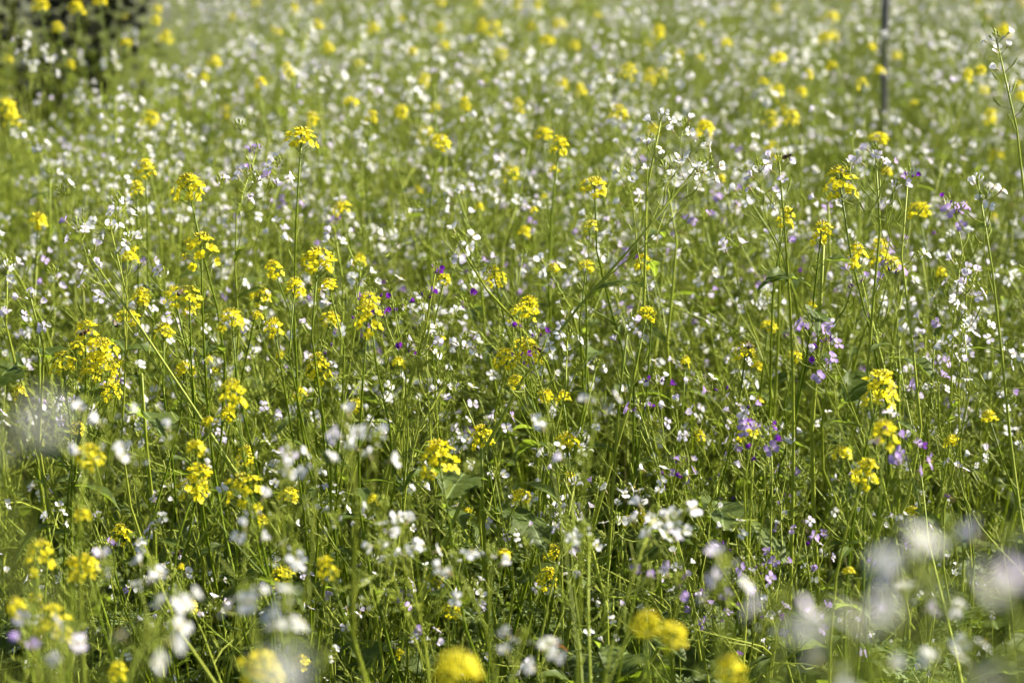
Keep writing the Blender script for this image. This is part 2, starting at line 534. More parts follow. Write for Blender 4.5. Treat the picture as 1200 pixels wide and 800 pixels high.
def raceme(P, pts, n, tint, rng, pods=6, buds=True):
    """loose radish raceme on the end of the branch pts"""
    tot = sum((pts[i + 1] - pts[i]).length for i in range(len(pts) - 1))
    a = rng.uniform(0, 6.28)
    for k in range(n):
        back = .004 + .010 * k * rng.uniform(.7, 1.3)
        p, d = on(pts, 1 - back / tot)
        a += 2.4 + rng.uniform(-.4, .4)
        out = radial(d, a)
        pd = (d * rng.uniform(.35, .8) + out).normalized()
        pl = rng.uniform(.011, .021)
        mid = p + pd * pl * .55
        e = mid + (pd + UPV * .25).normalized() * pl * .5
        P.stem.tube([p, mid, e], [.0007, .0006, .0007], M_STEM, 3, False)
        tn = tint
        if tint == "mixed":
            tn = rng.choice(("white", "white", "lilac", "violet"))
        elif tint == "white" and rng.random() < .12:
            tn = "lilac"
        elif tint == "lilac" and rng.random() < .3:
            tn = rng.choice(("white", "violet"))
        elif tint == "violet" and rng.random() < .3:
            tn = rng.choice(("lilac", "purple"))
        fd = (pd + UPV * .15 + rvec(rng, .25)).normalized()
        P.parts.append(("flower", rng.choice(FLOWERS[tn]), frame(e, fd, rng, rng.uniform(.70, 1.0) * (.78 if tn == "purple" else 1))))
    if buds:
        d = (pts[-1] - pts[-2]).normalized()
        P.parts.append(("bud_cluster", rng.choice(BUDS_V if tint in ("violet", "purple") else BUDS), frame(pts[-1] + d * .006, d, rng)))
    for k in range(pods):
        back = .05 + .013 * k + rng.uniform(0, .01)
        if back > tot * .85:
            break
        p, d = on(pts, 1 - back / tot)
        a += 2.4
        pd = (d * .55 + radial(d, a)).normalized()
        l1 = rng.uniform(.012, .02); l2 = rng.uniform(.008, .032)
        p1 = p + pd * l1; d2 = (pd + UPV * rng.uniform(.3, .9)).normalized(); p2 = p1 + d2 * l2 * .5; p3 = p2 + (d2 + UPV * .4).normalized() * l2 * .5
        P.pods.tube([p, p1], [.0006, .0007], M_POD, 3, False)
        P.pods.tube([p1, p2, p3], [.0010, .0015, .0003], M_POD, 4, False)


def gen_radish(rng, tips, base_r=.0038, tint="white", nfl=(4, 7), leaves=4, low=None, lean=None, pods=6, sides=6, subs=True, run=False):
    """tips: branch ends in plant space, the first is the leader"""
    P = Plant()
    lead = tips[0]
    H = lead.z
    up0 = (UPV + Vector((lead.x, lead.y, 0)) * .5 / max(H, .1) + rvec(rng, .10)).normalized()
    if run:
        up0 = (lead.normalized() + rvec(rng, .10)).normalized()
    up1 = lean if lean else (UPV + rvec(rng, .5)).normalized()
    main = curve(Vector((0, 0, -.02)), lead, up0, up1, 10, rng, .05)
    n = len(main)
    P.stem.tube(main, [base_r * (1 - .68 * i / (n - 1)) for i in range(n)], M_STEM, sides)
    raceme(P, main, rng.randint(*nfl), tint, rng, pods)
    P.top = lead
    for b in tips[1:]:
        # leave the leader well below the branch end
        s = max(.18, min(.86, (b.z - rng.uniform(.16, .30)) / max(H, .1)))
        p, d = on(main, s)
        out = (b - p)
        up = (d * .5 + out.normalized()).normalized()
        br = curve(p, b, up, (UPV * 1.0 + out.normalized() * .4 + rvec(rng, .25)).normalized(), 7, rng, .03)
        r0 = base_r * (1 - .68 * s) * .62
        P.stem.tube(br, [r0 * (1 - .6 * i / 6) for i in range(7)], M_STEM, 5)
        raceme(P, br, rng.randint(*nfl), tint, rng, rng.randint(0, pods))
        for w in range(rng.choice((0, 1, 1, 2)) if subs else 0):
            q, dq = on(br, rng.uniform(.35, .75))
            e = q + (dq * .7 + radial(dq, rng.uniform(0, 6.28)) * .7).normalized() * rng.uniform(.07, .15)
            tw = curve(q, e, (dq + (e - q).normalized()).normalized(), (UPV + rvec(rng, .4)).normalized(), 5, rng, .03)
            P.stem.tube(tw, [r0 * .6 * (1 - .12 * i) for i in range(5)], M_STEM, 4)
            raceme(P, tw, rng.randint(0, 1), tint, rng, 5)
        ld = (out.normalized() + UPV * .2 + rvec(rng, .3))
        if leaves:
            P.parts.append(("leaf", rng.choice(LEAVES_S), leaf_frame(p, ld, rng, rng.uniform(.7, 1.2))))
    for k in range(leaves):
        s = rng.uniform(.04, .5) if low is None else rng.uniform(*low)
        p, d = on(main, s)
        a = rng.uniform(0, 6.28)
        P.parts.append(("leaf", rng.choice(LEAVES_Y if rng.random() < .07 else LEAVES if s < .42 else LEAVES_S), leaf_frame(p, Vector((math.cos(a), math.sin(a), .1)), rng, rng.uniform(.6, 1.0) * (1.1 - s))))
    return P


def leaf_frame(p, d, rng, sc):
    """leaf shapes run along +Y with +Z up"""
    az = math.atan2(-d.x, d.y)
    return Matrix.LocRotScale(p, Matrix.Rotation(az, 3, 'Z').to_quaternion() @ Quaternion((1, 0, 0), rng.uniform(-.3, .4)) @ Quaternion((0, 1, 0), rng.uniform(-.35, .35)), Vector((sc,) * 3))


def gen_mustard(rng, tips, base_r=.0028, scale=(1.0, 1.0), leaves=4, pods=16, small=0):
    """tips: (point, size) with the leader first"""
    P = Plant()
    lead, sz = tips[0]
    H = max(lead.z, .1)
    main = curve(Vector((0, 0, -.02)), lead, (UPV + rvec(rng, .35)).normalized(), (UPV + rvec(rng, .35)).normalized(), 10, rng, .05)
    P.stem.tube(main, [base_r * (1 - .6 * i / 9) for i in range(10)], M_STEM_D, 6)
    P.top = lead

    def finish(pts, sz, npod):
        tot = sum((pts[i + 1] - pts[i]).length for i in range(len(pts) - 1))
        d = (pts[-1] - pts[-2]).normalized()
        lib = HEADS if sz > .55 else HEADS_S
        P.parts.append(("flower_head", rng.choice(lib), frame(pts[-1] + d * .004, d, rng, sz if sz > .55 else sz * 1.9) @ Matrix.Diagonal((rng.uniform(.85, 1.12), rng.uniform(.85, 1.12), rng.uniform(.7, 1.15), 1))))
        a = rng.uniform(0, 6.28)
        for k in range(npod):
            back = .032 * sz + .0095 * k + rng.uniform(0, .008)
            if back > tot * .8:
                break
            p, dd = on(pts, 1 - back / tot)
            a += 2.4 + rng.uniform(-.3, .3)
            pd = (dd * .35 + radial(dd, a)).normalized()
            l1 = rng.uniform(.006, .011); l2 = rng.uniform(.007, .02) * min(1, .4 + k * .08)
            p1 = p + pd * l1; d2 = (pd + UPV * .8).normalized(); p2 = p1 + d2 * l2 * .6; p3 = p2 + (d2 + UPV * .5).normalized() * l2 * .5
            P.pods.tube([p, p1, p2, p3], [.0005, .0006, .0009, .0003], M_POD, 3, False)
    finish(main, sz, pods)
    for b, bs in tips[1:]:
        s = max(.2, min(.88, (b.z - rng.uniform(.10, .2)) / H))
        p, d = on(main, s)
        out = (b - p)
        br = curve(p, b, (d * .6 + out.normalized()).normalized(), (UPV + rvec(rng, .2)).normalized(), 7, rng, .02)
        r0 = base_r * (1 - .6 * s) * .62
        P.stem.tube(br, [r0 * (1 - .5 * i / 6) for i in range(7)], M_STEM_D, 5)
        finish(br, bs, rng.randint(4, 10))
        P.parts.append(("leaf", rng.choice(LEAVES_S), leaf_frame(p, out + rvec(rng, .3), rng, rng.uniform(.7, 1.2))))
    for k in range(leaves):
        s = rng.uniform(.06, .72)
        p, d = on(main, s)
        a = rng.uniform(0, 6.28)
        P.parts.append(("leaf", rng.choice(LEAVES if s < .3 else LEAVES_S), leaf_frame(p, Vector((math.cos(a), math.sin(a), .15)), rng, rng.uniform(.5, .9))))
    return P


def rand_tips(rng, H, n, spread):
    tips = [Vector((rng.uniform(-.06, .06), rng.uniform(-.06, .06), H))]
    a = rng.uniform(0, 6.28)
    for k in range(n):
        a += 2.4 + rng.uniform(-.5, .5)
        r = spread * rng.uniform(.4, 1.0)
        tips.append(Vector((math.cos(a) * r, math.sin(a) * r, H * rng.uniform(.62, 1.0))))
    return tips


class Built:
    """the meshes of one plant, shared between its copies"""
    def __init__(s, P, name):
        s.P, s.name = P, name
        s.stem = P.stem.mesh(name + "_stem")
        s.pods = P.pods.mesh(name + "_pods") if P.pods.v else None
        s.parts = P.parts

    def place(s, loc, rz=0.0, scale=1.0, tilt=(0, 0)):
        o = thing(s.name, loc, rz, scale, tilt)
        obj("stem", s.stem, o)
        if s.pods:
            tag(obj("seed_pods", s.pods, o), kind="stuff")
        for nm, part, mt in s.parts:
            obj(nm, part.me, o, mt)
        return o

    def joined(s):
        mb = MB()
        I = Matrix.Identity(4)
        mb.add(s.P.stem, I); mb.add(s.P.pods, I)
        for nm, part, mt in s.parts:
            mb.add(part.mb, mt)
        return mb


def scatter(name, pts, meshes, label, cat):
    """pts: (x, y, z, rz, scale, index, tilt x, tilt y); one object, shapes put on its points by geometry nodes"""
    col = bpy.data.collections.new(name + "_shapes")
    for i, me in enumerate(meshes):
        col.objects.link(bpy.data.objects.new("%s_shape_%03d" % (name, i), me))
    me = bpy.data.meshes.new(name)
    me.from_pydata([p[:3] for p in pts], [], [])
    r = me.attributes.new("rot", 'FLOAT_VECTOR', 'POINT')
    r.data.foreach_set("vector", [v for p in pts for v in (p[6], p[7], p[3])])
    s_ = me.attributes.new("siz", 'FLOAT', 'POINT'); s_.data.foreach_set("value", [p[4] for p in pts])
    ix = me.attributes.new("pick", 'INT', 'POINT'); ix.data.foreach_set("value", [int(p[5]) for p in pts])
    o = obj(name, me)
    ng = bpy.data.node_groups.new(name, 'GeometryNodeTree')
    ng.interface.new_socket("Geometry", in_out='INPUT', socket_type='NodeSocketGeometry')
    ng.interface.new_socket("Geometry", in_out='OUTPUT', socket_type='NodeSocketGeometry')
    N, L = ng.nodes, ng.links
    gi, go = N.new("NodeGroupInput"), N.new("NodeGroupOutput")
    ci = N.new("GeometryNodeCollectionInfo"); ci.inputs[0].default_value = col
    ci.inputs["Separate Children"].default_value = True; ci.inputs["Reset Children"].default_value = True
    ip = N.new("GeometryNodeInstanceOnPoints"); ip.inputs["Pick Instance"].default_value = True

    def named(nm, ty):
        a = N.new("GeometryNodeInputNamedAttribute"); a.data_type = ty; a.inputs["Name"].default_value = nm
        return a.outputs["Attribute"]
    L.new(gi.outputs[0], ip.inputs["Points"]); L.new(ci.outputs[0], ip.inputs["Instance"])
    L.new(named("pick", 'INT'), ip.inputs["Instance Index"])
    e2r = N.new("FunctionNodeEulerToRotation")
    L.new(named("rot", 'FLOAT_VECTOR'), e2r.inputs[0]); L.new(e2r.outputs[0], ip.inputs["Rotation"])
    L.new(named("siz", 'FLOAT'), ip.inputs["Scale"])
    L.new(ip.outputs[0], go.inputs[0])
    md = o.modifiers.new("scatter", 'NODES'); md.node_group = ng
    tag(o, label, cat, kind="stuff")
    return o


# ------------------------------------------------------------------ ground
def ground_z(x, y):
    return 0.02 * noise.noise(Vector((x * .7, y * .7, 0))) + 0.012 * noise.noise(Vector((x * 3, y * 3, 4)))


gm = MB()
xs = [-150, -60, -25, -12] + [-8 + .25 * i for i in range(65)] + [12, 25, 60, 150]
ys = [-40, -15, -5] + [-2 + .25 * i for i in range(100)] + [28, 40, 80, 180]
gm.grid([[Vector((x, y, ground_z(x, y) if abs(x) < 9 and -3 < y < 24 else 0)) for x in xs] for y in ys], M_SOIL)
g = obj("ground", gm.mesh("ground"))
tag(g, "brown soil between the flower stems", "ground", kind="structure")

# ------------------------------------------------------------------ collected things, labelled at the end
PLANTS = []          # (root, kind, tint, world top, number of flower heads, blurred)
ANCHORS = []         # (short phrase, px, py)


def note(o, kind, tint, top, n):
    PLANTS.append((o, kind, tint, top, n))


# ------------------------------------------------------------------ mustard plants read off the photograph: (px, py, size, depth or None)
MUSTARD = [
    # far, blurred
    (47, 8, 1.2), (90, 12, 1.2), (117, 3, 1.0), (68, 35, .7), (10, 72, .9), (184, 12, .8), (182, 26, .8), (8, 130, 1.3), (14, 142, 1.0), (195, 42, .6), (147, 52, .7),
    (176, 143, 1.1), (366, 143, .8), (170, 200, .8), (222, 225, 1.2), (160, 224, .6), (300, 5, .8), (272, 22, .7), (325, 40, .8), (372, 32, 1.0), (385, 58, .8),
    (338, 85, .8), (250, 75, 1.0), (305, 100, .6), (83, 78, .6), (45, 262, .5), (515, 5, .9), (630, 8, .8), (437, 35, .9), (470, 25, .7), (516, 35, .9), (483, 62, .9),
    (565, 33, 1.0), (587, 65, 1.0), (640, 50, 1.0), (673, 55, .9), (772, 40, .9), (736, 87, 1.1), (495, 97, .9), (528, 107, .8), (658, 100, 1.0), (680, 108, 1.0),
    (608, 127, 1.0), (545, 125, .7), (470, 133, .8), (410, 122, .9), (435, 140, .6), (510, 128, .7), (775, 88, .9), (637, 160, 1.0), (655, 175, .9), (515, 170, 1.0),
    (600, 208, .9), (697, 222, 1.0), (765, 155, .8), (725, 135, .8), (400, 247, .8), (850, 52, .9), (908, 110, 1.1), (975, 45, 1.1), (1050, 67, .9), (1010, 100, .9),
    (1030, 85, .6), (1148, 85, .9), (1175, 38, 1.0), (948, 90, .7), (893, 97, .7), (825, 155, 1.0), (927, 140, 1.0), (1077, 250, 1.1), (920, 260, .7), (1195, 115, .8),
    (910, 12, .9), (1030, 165, .8), (700, 20, .7), (820, 30, .7), (560, 5, .8), (420, 75, .7), (345, 12, .8),
    (580, 328, .8), (687, 315, .6), (755, 312, .7), (520, 330, .6), (692, 268, .6), (150, 305, .5),
    # at or near the plane of focus
    (353, 166, 1.1, 3.66), (985, 220, 1.0, 3.70), (236, 298, 1.15, 3.55), (222, 352, .9, 3.55), (205, 350, .8, 3.58), (272, 381, 1.1, 3.35), (304, 350, .8, 3.9),
    (322, 318, .8, 3.9), (372, 310, 1.2, 3.45), (345, 342, .5, 3.6), (386, 338, .5, 3.7), (150, 375, .8, 3.85), (192, 392, .55, 3.75), (74, 430, .85, 3.62),
    (216, 437, .5, 3.66), (322, 388, .75, 3.5), (387, 378, .75, 3.9), (373, 435, .9, 3.5), (275, 468, 1.0, 3.15), (430, 378, 1.1, 3.4), (432, 354, .6, 3.5),
    (640, 470, .5, 3.7), (660, 468, .5, 3.7), (665, 523, .5, 3.66), (757, 372, .7, 3.66), (962, 277, .9, 3.7), (1030, 300, .9, 4.3),
    (1045, 312, .7, 4.1), (900, 385, .75, 4.1), (873, 417, .85, 3.66), (932, 420, .4, 3.9), (1030, 462, 1.25, 3.3), (1035, 515, .9, 2.95), (877, 510, .55, 3.4),
    (1160, 493, .55, 3.6), (1116, 520, .4, 3.7), (803, 428, .4, 3.9), (228, 572, 1.1, 3.3), (287, 541, .8, 3.4), (288, 580, 1.1, 3.2), (140, 630, .75, 3.66),
    (566, 517, .9, 3.66), (610, 585, .65, 3.6), (668, 565, .4, 3.7), (735, 615, .6, 3.75), (750, 612, .55, 3.75), (640, 680, .7, 3.62), (648, 650, .6, 3.8), (512, 680, .5, 3.6),
    (530, 718, .75, 3.45), (1015, 560, .75, 3.2), (1070, 603, .6, 3.7), (515, 543, 1.1, 3.2), (90, 505, .6, 3.6), (330, 678, .9, 3.4),
    # nearer, blurred
    (103, 540, .8, 2.9), (45, 658, .9, 2.8), (103, 668, .65, 2.9), (84, 664, .4, 2.9), (62, 738, .85, 2.75), (40, 706, .4, 2.9), (137, 792, .65, 2.8),
    (385, 672, .6, 2.9), (305, 792, 1.0, 2.3), (20, 716, .4, 2.6), (535, 788, .88, 1.9), (758, 737, .75, 2.2), (787, 748, .6, 2.25), (857, 793, .85, 2.2),
]
rm = random.Random(77)
for rec in MUSTARD:
    px, py, sz = rec[:3]
    if py < 130 and len(rec) == 3:
        sz *= .82
    dp = rec[3] if len(rec) > 3 else max(3.9, min(13.0, depth_for_z(py, rm.uniform(.80, .98))))
    if px < 130 and py < 60:
        dp = min(dp, rm.uniform(5.6, 6.4))
    tip = at(px, py, dp)
    tip.z = max(tip.z, .2)
    bx, by = tip.x + rm.uniform(-.13, .13), tip.y + rm.uniform(-.05, .14)
    base = Vector((bx, by, ground_z(bx, by)))
    loc = tip - base
    tips = [(loc, sz)]
    if dp < 5 and sz > .7:
        for k in range(rm.choice((0, 1, 1, 2))):
            a = rm.uniform(0, 6.28); r = rm.uniform(.04, .10)
            tips.append((loc + Vector((math.cos(a) * r, math.sin(a) * r, -rm.uniform(.04, .16))), rm.uniform(.2, .5)))
    P = gen_mustard(rm, tips, base_r=.0026 + .0008 * sz, leaves=rm.randint(3, 5) if dp > 3 else 0, pods=rm.randint(12, 22))
    o = Built(P, "mustard_plant").place(base)
    note(o, "mustard", "yellow", tip, len(tips))

# the big many-headed mustard at the left
tip0 = at(100, 392, 3.62)
base = Vector((tip0.x + .05, tip0.y + .05, 0)); base.z = ground_z(base.x, base.y)
heads = [(100, 392, 1.0, 3.62), (118, 412, 1.05, 3.62), (126, 440, 1.0, 3.58), (104, 440, .8, 3.66), (136, 434, .7, 3.70), (128, 461, .75, 3.60), (90, 412, .6, 3.7), (112, 428, .9, 3.64)]
P = gen_mustard(rm, [(at(x, y, d) - base, s) for x, y, s, d in heads], base_r=.004, leaves=5, pods=8)
big_mustard = Built(P, "mustard_plant").place(base)
tag(big_mustard, "many-headed bushy yellow mustard, the largest yellow cluster, at left of the photo", "mustard plant", "yellow mustard plants")
ANCHORS.append(("the largest yellow cluster", 110, 420))
# the stacked mustard in the middle with purple flowers in front
tip0 = at(611, 376, 3.66)
base = Vector((tip0.x - .01, tip0.y + .03, 0)); base.z = ground_z(base.x, base.y)
heads = [(611, 374, .9, 3.66), (620, 362, .8, 3.72), (616, 410, .95, 3.62), (593, 424, .75, 3.62), (604, 450, .6, 3.62), (622, 420, .7, 3.60)]
P = gen_mustard(rm, [(at(x, y, d) - base, s) for x, y, s, d in heads], base_r=.0036, leaves=4, pods=6)
mid_mustard = Built(P, "mustard_plant").place(base)
tag(mid_mustard, "yellow mustard with stacked flower heads at the photo's centre, purple flowers beside it", "mustard plant", "yellow mustard plants")
ANCHORS.append(("the stacked central mustard", 610, 400))

# ------------------------------------------------------------------ radish plants read off the photograph
rr = random.Random(31)


def hero_radish(spec, tint, nfl, base_px=None, base_r=.0038, leaves=3, pods=6, lean=None, buds=True):
    pts = [at(*q) for q in spec]
    t0 = pts[0]
    if base_px:
        b = at(*base_px)
        # run the stem's line on to the ground
        d = (t0 - b); k = (b.z) / max(d.z, .05)
        base = b - d * min(k, 6)
    else:
        base = Vector((t0.x + rr.uniform(-.07, .07), t0.y + rr.uniform(-.06, .10), 0))
    base.z = ground_z(base.x, base.y)
    P = gen_radish(rr, [p - base for p in pts], base_r, tint, nfl, leaves, None, ((t0 - base).normalized() + rvec(rr, .12)) if base_px else lean, pods, run=bool(base_px))
    o = Built(P, "radish_plant").place(base)
    return o, t0, sum(1 for q in P.parts if q[0] == "flower")


HERO = [
    # spec (px, py, depth), tint, flowers per raceme, a pixel the stem runs through, label, anchor phrase
    ([(1168, 48, 3.66)], "white", (6, 7), (1190, 190, 3.66), "tall lone white radish rising above all others near the right edge", "the tall lone radish"),
    ([(775, 138, 3.72), (760, 168, 3.72), (738, 202, 3.75), (800, 150, 3.8)], "white", (4, 6), (748, 300, 3.75), "tall branching white radish above the photo's centre, right of the middle", "the tall branching radish"),
    ([(815, 198, 3.62), (828, 196, 3.62)], "white", (5, 7), (700, 385, 3.62), "white radish on a long dark stem leaning right across the upper centre", "the dark leaning stem"),
    ([(913, 190, 3.66), (890, 200, 3.66)], "lilac", (5, 7), (912, 330, 3.7), "lilac and white radish with a dark bee, upper right", "the bee-visited lilac radish"),
    ([(1026, 182, 3.68), (1048, 222, 3.7)], "lilac", (4, 6), (1028, 320, 3.7), "lilac-tipped radish beside the small sharp yellow mustard head, upper right", "the lilac-tipped radish"),
    ([(1064, 208, 3.7)], "violet", (3, 5), (1060, 330, 3.7), "violet radish with open bud fork, right of the lilac-tipped radish", None),
    ([(1146, 214, 3.62), (1156, 232, 3.6)], "white", (4, 6), (1165, 330, 3.6), "white radish with nodding flowers below the tall lone radish", None),
    ([(1120, 250, 3.8), (1110, 240, 3.8)], "violet", (3, 5), None, "violet radish low between two white radishes at upper right", None),
    ([(105, 300, 3.5), (92, 268, 3.5)], "lilac", (4, 6), (262, 525, 3.55), "lilac-white radish on a long pale stem slanting down to the right, left side", "the long slanting stem"),
    ([(130, 270, 3.66), (150, 282, 3.68), (140, 240, 3.7)], "white", (4, 6), None, "white radish with one large open four-petalled flower, left side", "the large four-petalled flower"),
    ([(300, 180, 3.9), (292, 205, 3.8), (325, 195, 3.8)], "lilac", (5, 7), None, "pale lilac radish just left of the tall sharp mustard spire", None),
    ([(536, 283, 3.3)], "white", (5, 6), (590, 412, 3.6), "white radish on a pale bare stem slanting toward the stacked central mustard", "the pale bare slanting stem"),
    ([(510, 318, 3.55), (498, 350, 3.55)], "purple", (3, 4), (492, 400, 3.6), "radish with deep purple buds left of the pale bare slanting stem", None),
    ([(450, 372, 3.6), (462, 366, 3.6), (440, 350, 3.6), (476, 412, 3.6)], "purple", (3, 4), None, "deep purple radish beside the yellow heads left of the photo's centre", "the deep purple radish"),
    ([(612, 384, 3.5), (628, 396, 3.5), (606, 418, 3.5)], "purple", (1, 1), None, "three deep purple flowers in front of the stacked central mustard", None),
    ([(665, 398, 3.62), (648, 400, 3.6)], "white", (2, 3), None, "white radish with spread petals right of the stacked central mustard", None),
    ([(735, 390, 3.6), (738, 378, 3.6)], "lilac", (2, 3), (730, 500, 3.62), "pale violet radish flowers beside the small mustard head right of centre", None),
    ([(500, 402, 3.6), (515, 395, 3.6), (545, 400, 3.55)], "white", (4, 6), None, "sharp white radish cluster left of the stacked central mustard", None),
    ([(750, 482, 3.55), (770, 450, 3.6)], "violet", (3, 4), (770, 560, 3.55), "violet radish on a forked stem, right of the photo's centre", None),
    ([(968, 400, 3.6), (950, 385, 3.6), (960, 425, 3.55)], "violet", (4, 6), None, "violet and white radish in the middle of the right half", "the violet right-half radish"),
    ([(1010, 328, 4.0), (1045, 320, 3.8)], "violet", (3, 5), (1046, 412, 3.66), "violet radish on twin slanting pale stems, right half", "the twin slanting stems"),
    ([(885, 500, 3.35), (900, 515, 3.3), (870, 480, 3.4)], "violet", (4, 6), None, "clustered violet radish around a small mustard head, lower right half", "the clustered violet radish"),
    ([(1045, 498, 3.2), (1070, 520, 3.15), (1060, 545, 3.1)], "violet", (4, 6), None, "violet radish below the large yellow head at right", None),
    ([(1125, 312, 3.7), (1140, 330, 3.7), (1110, 345, 3.7)], "lilac", (5, 7), None, "bright white-lilac radish cluster in the right part, above the middle row", None),
    ([(1130, 390, 3.6), (1120, 410, 3.6), (1150, 385, 3.65)], "white", (4, 6), None, "white radish cluster near the right edge at mid height", None),
    ([(580, 560, 3.45)], "white", (2, 3), None, "small white radish flower just right of the broad lobed leaf", None),
    ([(690, 640, 3.05), (668, 625, 3.1)], "white", (3, 4), (680, 760, 3.0), "white radish with one clear four-petalled flower, lower centre right", "the clear lower four-petalled flower"),
    ([(765, 605, 2.8), (785, 618, 2.75), (800, 600, 2.85)], "white", (5, 7), None, "soft white radish cluster at lower right of centre", None),
    ([(750, 672, 2.9), (795, 685, 2.8)], "violet", (2, 3), None, "soft violet radish flowers below the soft white cluster, lower right of centre", None),
    # lower left and centre, soft
    ([(450, 600, 2.9), (470, 625, 2.85), (490, 645, 2.9), (460, 660, 2.95), (445, 620, 2.8)], "white", (3, 5), None, "many-flowered soft white radish at lower centre left", "the many-flowered soft radish"),
    ([(405, 498, 2.5), (440, 520, 2.6)], "white", (4, 6), (430, 640, 2.6), "blurred white radish left of the photo's centre, below mid height", None),
    ([(370, 552, 2.6), (340, 535, 2.7), (330, 555, 2.7)], "white", (3, 5), None, "blurred white radish right of the paired yellow heads, lower left", None),
    ([(290, 628, 2.6), (345, 650, 2.7)], "white", (4, 6), None, "blurred white radish below the paired yellow heads, lower left", None),
    ([(170, 640, 3.1), (185, 615, 3.3)], "white", (3, 4), (215, 700, 3.0), "white radish just right of the small sharp mustard head, lower left", None),
    ([(165, 690, 2.6), (180, 672, 2.6)], "white", (3, 4), None, "soft white radish low in the left third, below the small sharp head", None),
    ([(75, 748, 2.3), (40, 730, 2.4)], "lilac", (4, 5), None, "blurred pale radish in the bottom left corner", None),
    ([(172, 750, 1.9), (205, 705, 2.2)], "white", (3, 5), None, "blurred white radish near the bottom, left third", None),
    ([(290, 703, 2.2), (335, 715, 2.1)], "white", (3, 4), None, "blurred white radish cluster near the bottom, left of centre", None),
    ([(535, 662, 2.7), (575, 655, 2.8)], "white", (2, 3), None, "pair of soft white radish flowers below the broad lobed leaf", None),
    ([(610, 755, 2.4), (640, 765, 2.3)], "white", (2, 4), None, "soft white radish at the bottom edge near the centre", None),
    ([(700, 475, 2.6), (640, 505, 2.8)], "white", (3, 4), None, "soft white radish flowers hanging before the dark gap at the centre", None),
    ([(100, 480, 2.7), (130, 495, 2.6), (118, 535, 2.5)], "white", (2, 4), None, "soft white radish flowers below the largest yellow cluster", None),
    # right, soft to very blurred
    ([(850, 668, 2.2), (842, 702, 2.1)], "lilac", (2, 2), None, "blurred lilac radish, lower right of centre", None),
    ([(915, 722, 1.6)], "lilac", (2, 2), None, "strongly blurred lilac radish near the bottom, right half", None),
    ([(965, 752, 1.05)], "white", (2, 2), None, "strongly blurred pale radish haze near the bottom, right half", None),
    ([(1098, 718, 1.0)], "white", (2, 2), None, "the whitest strongly blurred radish, lower right", "the whitest blurred radish"),
    ([(1152, 722, 1.05)], "lilac", (1, 1), None, "strongly blurred pale radish just right of the whitest blurred radish", None),
    ([(1068, 665, 1.25)], "white", (1, 2), None, "strongly blurred grey-white radish just above the whitest blurred radish", None),
    ([(1182, 642, 1.5), (1118, 638, 1.6)], "lilac", (1, 2), None, "strongly blurred lilac radish by the right edge, lower half", None),
    ([(1187, 800, 1.0)], "white", (2, 2), None, "very blurred white radish in the bottom right corner", None),
    ([(1060, 705, 2.2), (1112, 722, 2.3)], "white", (2, 3), None, "soft white radish below the whitest blurred radish", None),
    ([(985, 796, 1.6), (1025, 790, 1.7)], "white", (2, 3), None, "blurred white radish at the bottom edge, right half", None),
    ([(1100, 772, 2.1), (1130, 762, 2.2)], "white", (2, 2), None, "soft white radish near the bottom right corner", None),
    # far left haze
    ([(-16, 545, .70)], "white", (2, 2), None, "very blurred white radish hazing the left edge below the largest yellow cluster", "the left-edge haze"),
    ([(338, 790, .9)], "white", (1, 1), None, "very blurred pale radish veil near the bottom, left of centre", None),
    ([(40, 60, 5.6), (25, 45, 5.6), (62, 62, 5.6)], "white", (6, 8), None, "white radish standing before the dark bush, top left", "the radish before the bush"),
]
for spec, tint, nfl, bpx, label, anc in HERO:
    dp = spec[0][2]
    if dp > 2.4 and nfl[1] > 3:
        nfl = (max(2, nfl[0] - 1), nfl[1] - 2)
    o, t0, nf = hero_radish(spec, tint, nfl, bpx, base_r=.0044 if bpx else .0032, leaves=0 if dp < 3.15 else 3, pods=8 if len(spec) == 1 else 4)
    tag(o, label, "radish plant", "radish plants in flower")
    if anc:
        ANCHORS.append((anc, spec[0][0], spec[0][1]))

# ------------------------------------------------------------------ more radish plants: shared shapes
rp = random.Random(9)
PROTO = {}
for tint, cnt in (("white", 14), ("lilac", 5), ("violet", 4), ("mixed", 3)):
    PROTO[tint] = []
    for k in range(cnt):
        H = rp.uniform(.66, .86)
        P = gen_radish(rp, rand_tips(rp, H, rp.randint(3, 4), .22), rp.uniform(.0034, .0052), tint, (1, 4), rp.randint(3, 5), None, None, 7)
        PROTO[tint].append(Built(P, "radish_plant"))


def half_width(y):
    return K / 2 * math.hypot(y, .8) * 1.03 + .28


def tint_at(px, py, rng):
    v = .03
    if px > 820 and 170 < py < 620:
        v = .26
    elif px > 560 and py > 300:
        v = .08
    q = rng.random()
    if q < v * .45: return "violet"
    if q < v: return "mixed"
    if q < v + .12: return "lilac"
    return "white"


cells = []
rs = random.Random(123)
y = 3.25
while y < 5.3:
    hw = half_width(y)
    x = -hw
    while x < hw:
        cells.append((x + rs.uniform(-.06, .06), y + rs.uniform(-.06, .06)))
        x += .128
    y += .128
rs.shuffle(cells)
cells = cells[:285]
for x, y in cells:
    sc = rs.uniform(.80, 1.12)
    if y < 3.7:
        sc *= rs.uniform(.62, .95)
    z = ground_z(x, y)
    px, py, d = to_px(Vector((x, y, z + .76 * sc)))
    if px < 70 and py > 360 and rs.random() < .55:
        continue
    if y < 3.95 and rs.random() < .25:
        continue
    t = tint_at(px, py, rs)
    b = rs.choice(PROTO[t])
    rz = rs.uniform(0, 6.283); tl = (rs.gauss(0, .13), rs.gauss(0, .15))
    o = b.place((x, y, z), rz, sc, tl)
    bpy_m = Matrix.LocRotScale(Vector((x, y, z)), o.rotation_euler.to_quaternion(), Vector((sc,) * 3))
    note(o, "radish", t, bpy_m @ b.P.top, len(b.P.parts))

